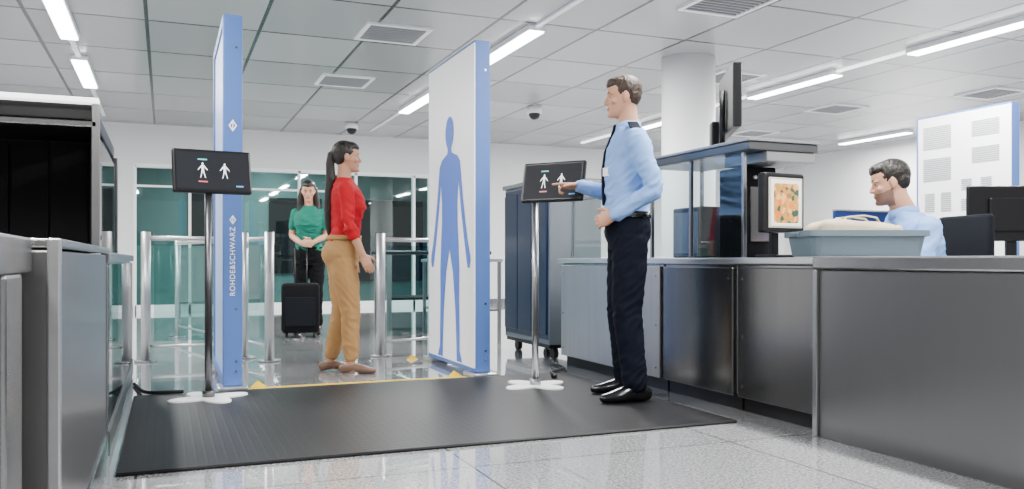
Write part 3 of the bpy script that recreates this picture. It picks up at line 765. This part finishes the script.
SHORT=[((-.020,0,.155),(.096,.0835,.088)),((.010,0,.190),(.080,.070,.046)),((-.045,0,.125),(.062,.078,.070)),((.045,0,.203),(.042,.052,.026))]
MS=[(0,.86,.085,.13),(-.01,.94,.122,.172),(-.005,1.01,.122,.172),(.0,1.08,.116,.160),(.0,1.18,.120,.166),(-.005,1.30,.130,.184),(-.015,1.41,.128,.200),(-.02,1.48,.108,.192),(-.018,1.535,.078,.138),(-.012,1.575,.060,.076)]
off=dict(fem=False,hs=1.02,secs=MS,head=(.014,1.622),pitch=.06,skin=SKIN,hairm=HAIRB,stub=False,hair=SHORT,
 shL=(-.02,.195,1.475),elL=(-.13,.245,1.19),wrL=(.09,.165,1.045),handL=((.85,-.45,-.3),(-.4,-.85,-.1),.75),
 shR=(-.02,-.195,1.475),elR=(.03,-.285,1.20),wrR=(.26,-.225,1.245),handR=((1,.05,.02),(0,.3,-1),1.1,1),
 hipL=(-.01,.088,.92),hipR=(-.01,-.088,.92),knL=(.01,.11,.50),knR=(.015,-.115,.50),anL=(-.03,.14,.09),anR=(-.02,-.13,.09),toeL=.30,toeR=-.12,
 top=dict(name='shirt',z0=1.03,sl=1.96,m=SHIRTB),bot=dict(z1=1.055,r=(.104,.098,.084,.078,.070),m=NAVY,fr=1.97),shoe=SHOE)
pb,X=person((2.44,4.25,.0142),(-.93,.37),off,'standing man in light blue shirt pointing at a screen')
pb.scale=(.985,.985,.985)
band(MS,1.035,1.072,.022,pb,'belt',SHOE)
b=bmesh.new(); bx(b,MS[3][0]+.128,MS[3][0]+.148,-.025,.025,1.038,1.070,.004); finish(b,'belt_buckle',POLE,pb)
collar(pb,-.008,.068,1.545,.05,SHIRTB)
b=bmesh.new(); zs=[1.570,1.545,1.50,1.42,1.32,1.22,1.12]; P=[]
for z in zs:
    c=sec_at(MS,z); P.append(V((c[0]+c[2]+.013,0,z)))
tube(b,P,[(.022,.014),(.020,.012),(.022,.009),(.030,.009),(.037,.009),(.042,.009),(.042,.009)],n=12,hint=(0,1,0)); finish(b,'necktie',NAVY,pb,True)
for sg in (-1,1):
    b=bmesh.new(); bx(b,-.05,.01,-.065,.065,-.004,.004,.003); bmesh.ops.transform(b,matrix=M.Translation((.0,sg*.165,1.553)) @ M.Rotation(-sg*.42,4,'X'),verts=b.verts); finish(b,'shoulder_epaulette',NAVY,pb)
b=bmesh.new(); bx(b,-.003,.003,-.035,.035,-.024,.024,.002); bmesh.ops.transform(b,matrix=M.Translation((.124,.09,1.30)) @ M.Rotation(.55,4,'Z'),verts=b.verts); finish(b,'name_badge',WHITE,pb)

WS=[(-.02,.74,.085,.12),(-.035,.82,.122,.168),(-.028,.88,.12,.17),(-.012,.95,.098,.145),(0,1.02,.088,.128),(.008,1.09,.096,.132),(.022,1.17,.118,.148),(.014,1.24,.108,.156),(.0,1.31,.084,.155),(-.01,1.355,.062,.105),(-.008,1.395,.046,.052)]
wr=dict(fem=True,hs=.93,secs=WS,head=(.012,1.425),pitch=.0,skin=SKIN2,hairm=HAIR,
 hair=[((-.022,0,.155),(.098,.085,.088)),((-.045,0,.12),(.062,.078,.072)),((.015,0,.190),(.078,.068,.045))],
 locks=[([(-.09,0,.15),(-.122,0,.13),(-.128,0,.06),(-.122,.0,-.05),(-.132,0,-.16),(-.138,0,-.29),(-.136,0,-.42),(-.13,0,-.52)],[.026,(.022,.026),(.022,.030),(.024,.034),(.026,.036),(.024,.034),(.018,.026),(.006,.010)])],
 shL=(-.01,.16,1.30),elL=(.0,.20,1.05),wrL=(.06,.19,.835),handL=((.2,.0,-1),(0,-1,0),.3),
 shR=(-.01,-.16,1.30),elR=(.01,-.20,1.04),wrR=(.105,-.19,.835),handR=((.42,.0,-.9),(0,1,0),.3),
 hipL=(-.025,.082,.80),hipR=(-.025,-.082,.80),knL=(-.02,.085,.44),knR=(.03,-.085,.44),anL=(-.10,.09,.08),anR=(.03,-.10,.08),toeL=.05,toeR=-.2,
 top=dict(name='blouse',z0=.93,sl=1.35,m=RED,g=.98),bot=dict(z1=.965,r=(.098,.088,.068,.062,.052),m=MUST,fr=1.86),shoe=TAUPE)
pb,X=person((1.19,6.06,0),(.98,-.12),wr,'standing woman in red blouse and khaki trousers')
band(WS,.940,.972,.027,pb,'waistband',MUST)

WS2=[(a,b_,c,d*.90) for a,b_,c,d in WS]
w2=dict(fem=True,hs=.93,secs=WS2,head=(.02,1.43),pitch=.22,yaw=.1,skin=SKIN,hairm=HAIR,
 hair=[((-.022,0,.155),(.098,.085,.088)),((-.045,0,.11),(.065,.085,.085)),((.010,0,.190),(.078,.068,.045))],
 locks=[([(-.03,s*.07,.13),(-.02,s*.085,.04),(.0,s*.095,-.06),(.045,s*.10,-.16),(.06,s*.10,-.24)],[.03,(.034,.034),.034,.028,.012]) for s in (1,-1)],
 shL=(-.01,.14,1.30),elL=(-.02,.185,1.06),wrL=(.15,.065,.985),handL=((.4,-.9,-.1),(-.8,-.4,0),.5),
 shR=(-.01,-.14,1.30),elR=(-.02,-.185,1.06),wrR=(.165,-.055,.975),handR=((.4,.9,-.1),(-.8,.4,0),.5),
 hipL=(-.025,.078,.80),hipR=(-.025,-.078,.80),knL=(.0,.085,.44),knR=(.0,-.085,.44),anL=(-.02,.09,.08),anR=(-.02,-.09,.08),
 top=dict(name='tshirt',z0=.90,sl=.62,m=GREEN,g=.98),bot=dict(z1=.94,r=(.090,.080,.060,.056,.050),m=BLKF,fr=1.9),shoe=SHOE)
person((1.43,9.28,0),(-.30,-.95),w2,'woman in green top and black trousers waiting with suitcase')

dz=-.51
SS=[(x+max(0,(z-.95))*.26,z+dz,a*.95,b*.92) for x,z,a,b in MS]
se=dict(fem=False,hs=.99,secs=SS,head=(.205,1.612+dz),pitch=.20,yaw=-.36,skin=SKIN,hairm=HAIR,stub=True,hair=SHORT,
 shL=(.115,.18,.965),elL=(.17,.23,.77),wrL=(.40,.14,.915),handL=((.95,-.3,-.12),(0,0,-1),.30),
 shR=(.115,-.18,.965),elR=(.17,-.23,.77),wrR=(.40,-.14,.915),handR=((.95,.3,-.12),(0,0,-1),.30),
 hipL=(.03,.09,.50),hipR=(.03,-.09,.50),knL=(.42,.12,.50),knR=(.42,-.12,.50),anL=(.38,.12,.09),anR=(.38,-.12,.09),
 top=dict(name='shirt',z0=.52,sl=1.95,m=SHIRTB,g=.98),bot=dict(z1=.55,r=(.088,.083,.075,.068,.062),m=NAVY,fr=1.95),shoe=SHOE)
pb,X=person((SM.x,SM.y,0),(SH.x,SH.y),se,'seated bearded man in light blue shirt watching a monitor')
collar(pb,.150,.068,1.545+dz,.05,SHIRTB)

# ------------------------------------------------------------------ world + camera
w=bpy.data.worlds.new('world'); bpy.context.scene.world=w; w.use_nodes=True
w.node_tree.nodes['Background'].inputs[0].default_value=(.98,.98,1,1); w.node_tree.nodes['Background'].inputs[1].default_value=.5
cd=bpy.data.cameras.new('camera'); cam=bpy.data.objects.new('camera',cd); link(cam)
cam.location=(0,0,.8); cam.rotation_euler=(radians(90),0,radians(-22.2)); cd.lens=850/1024*36; cd.sensor_width=36; cd.shift_y=.015
cd.clip_start=.05
bpy.context.scene.camera=cam
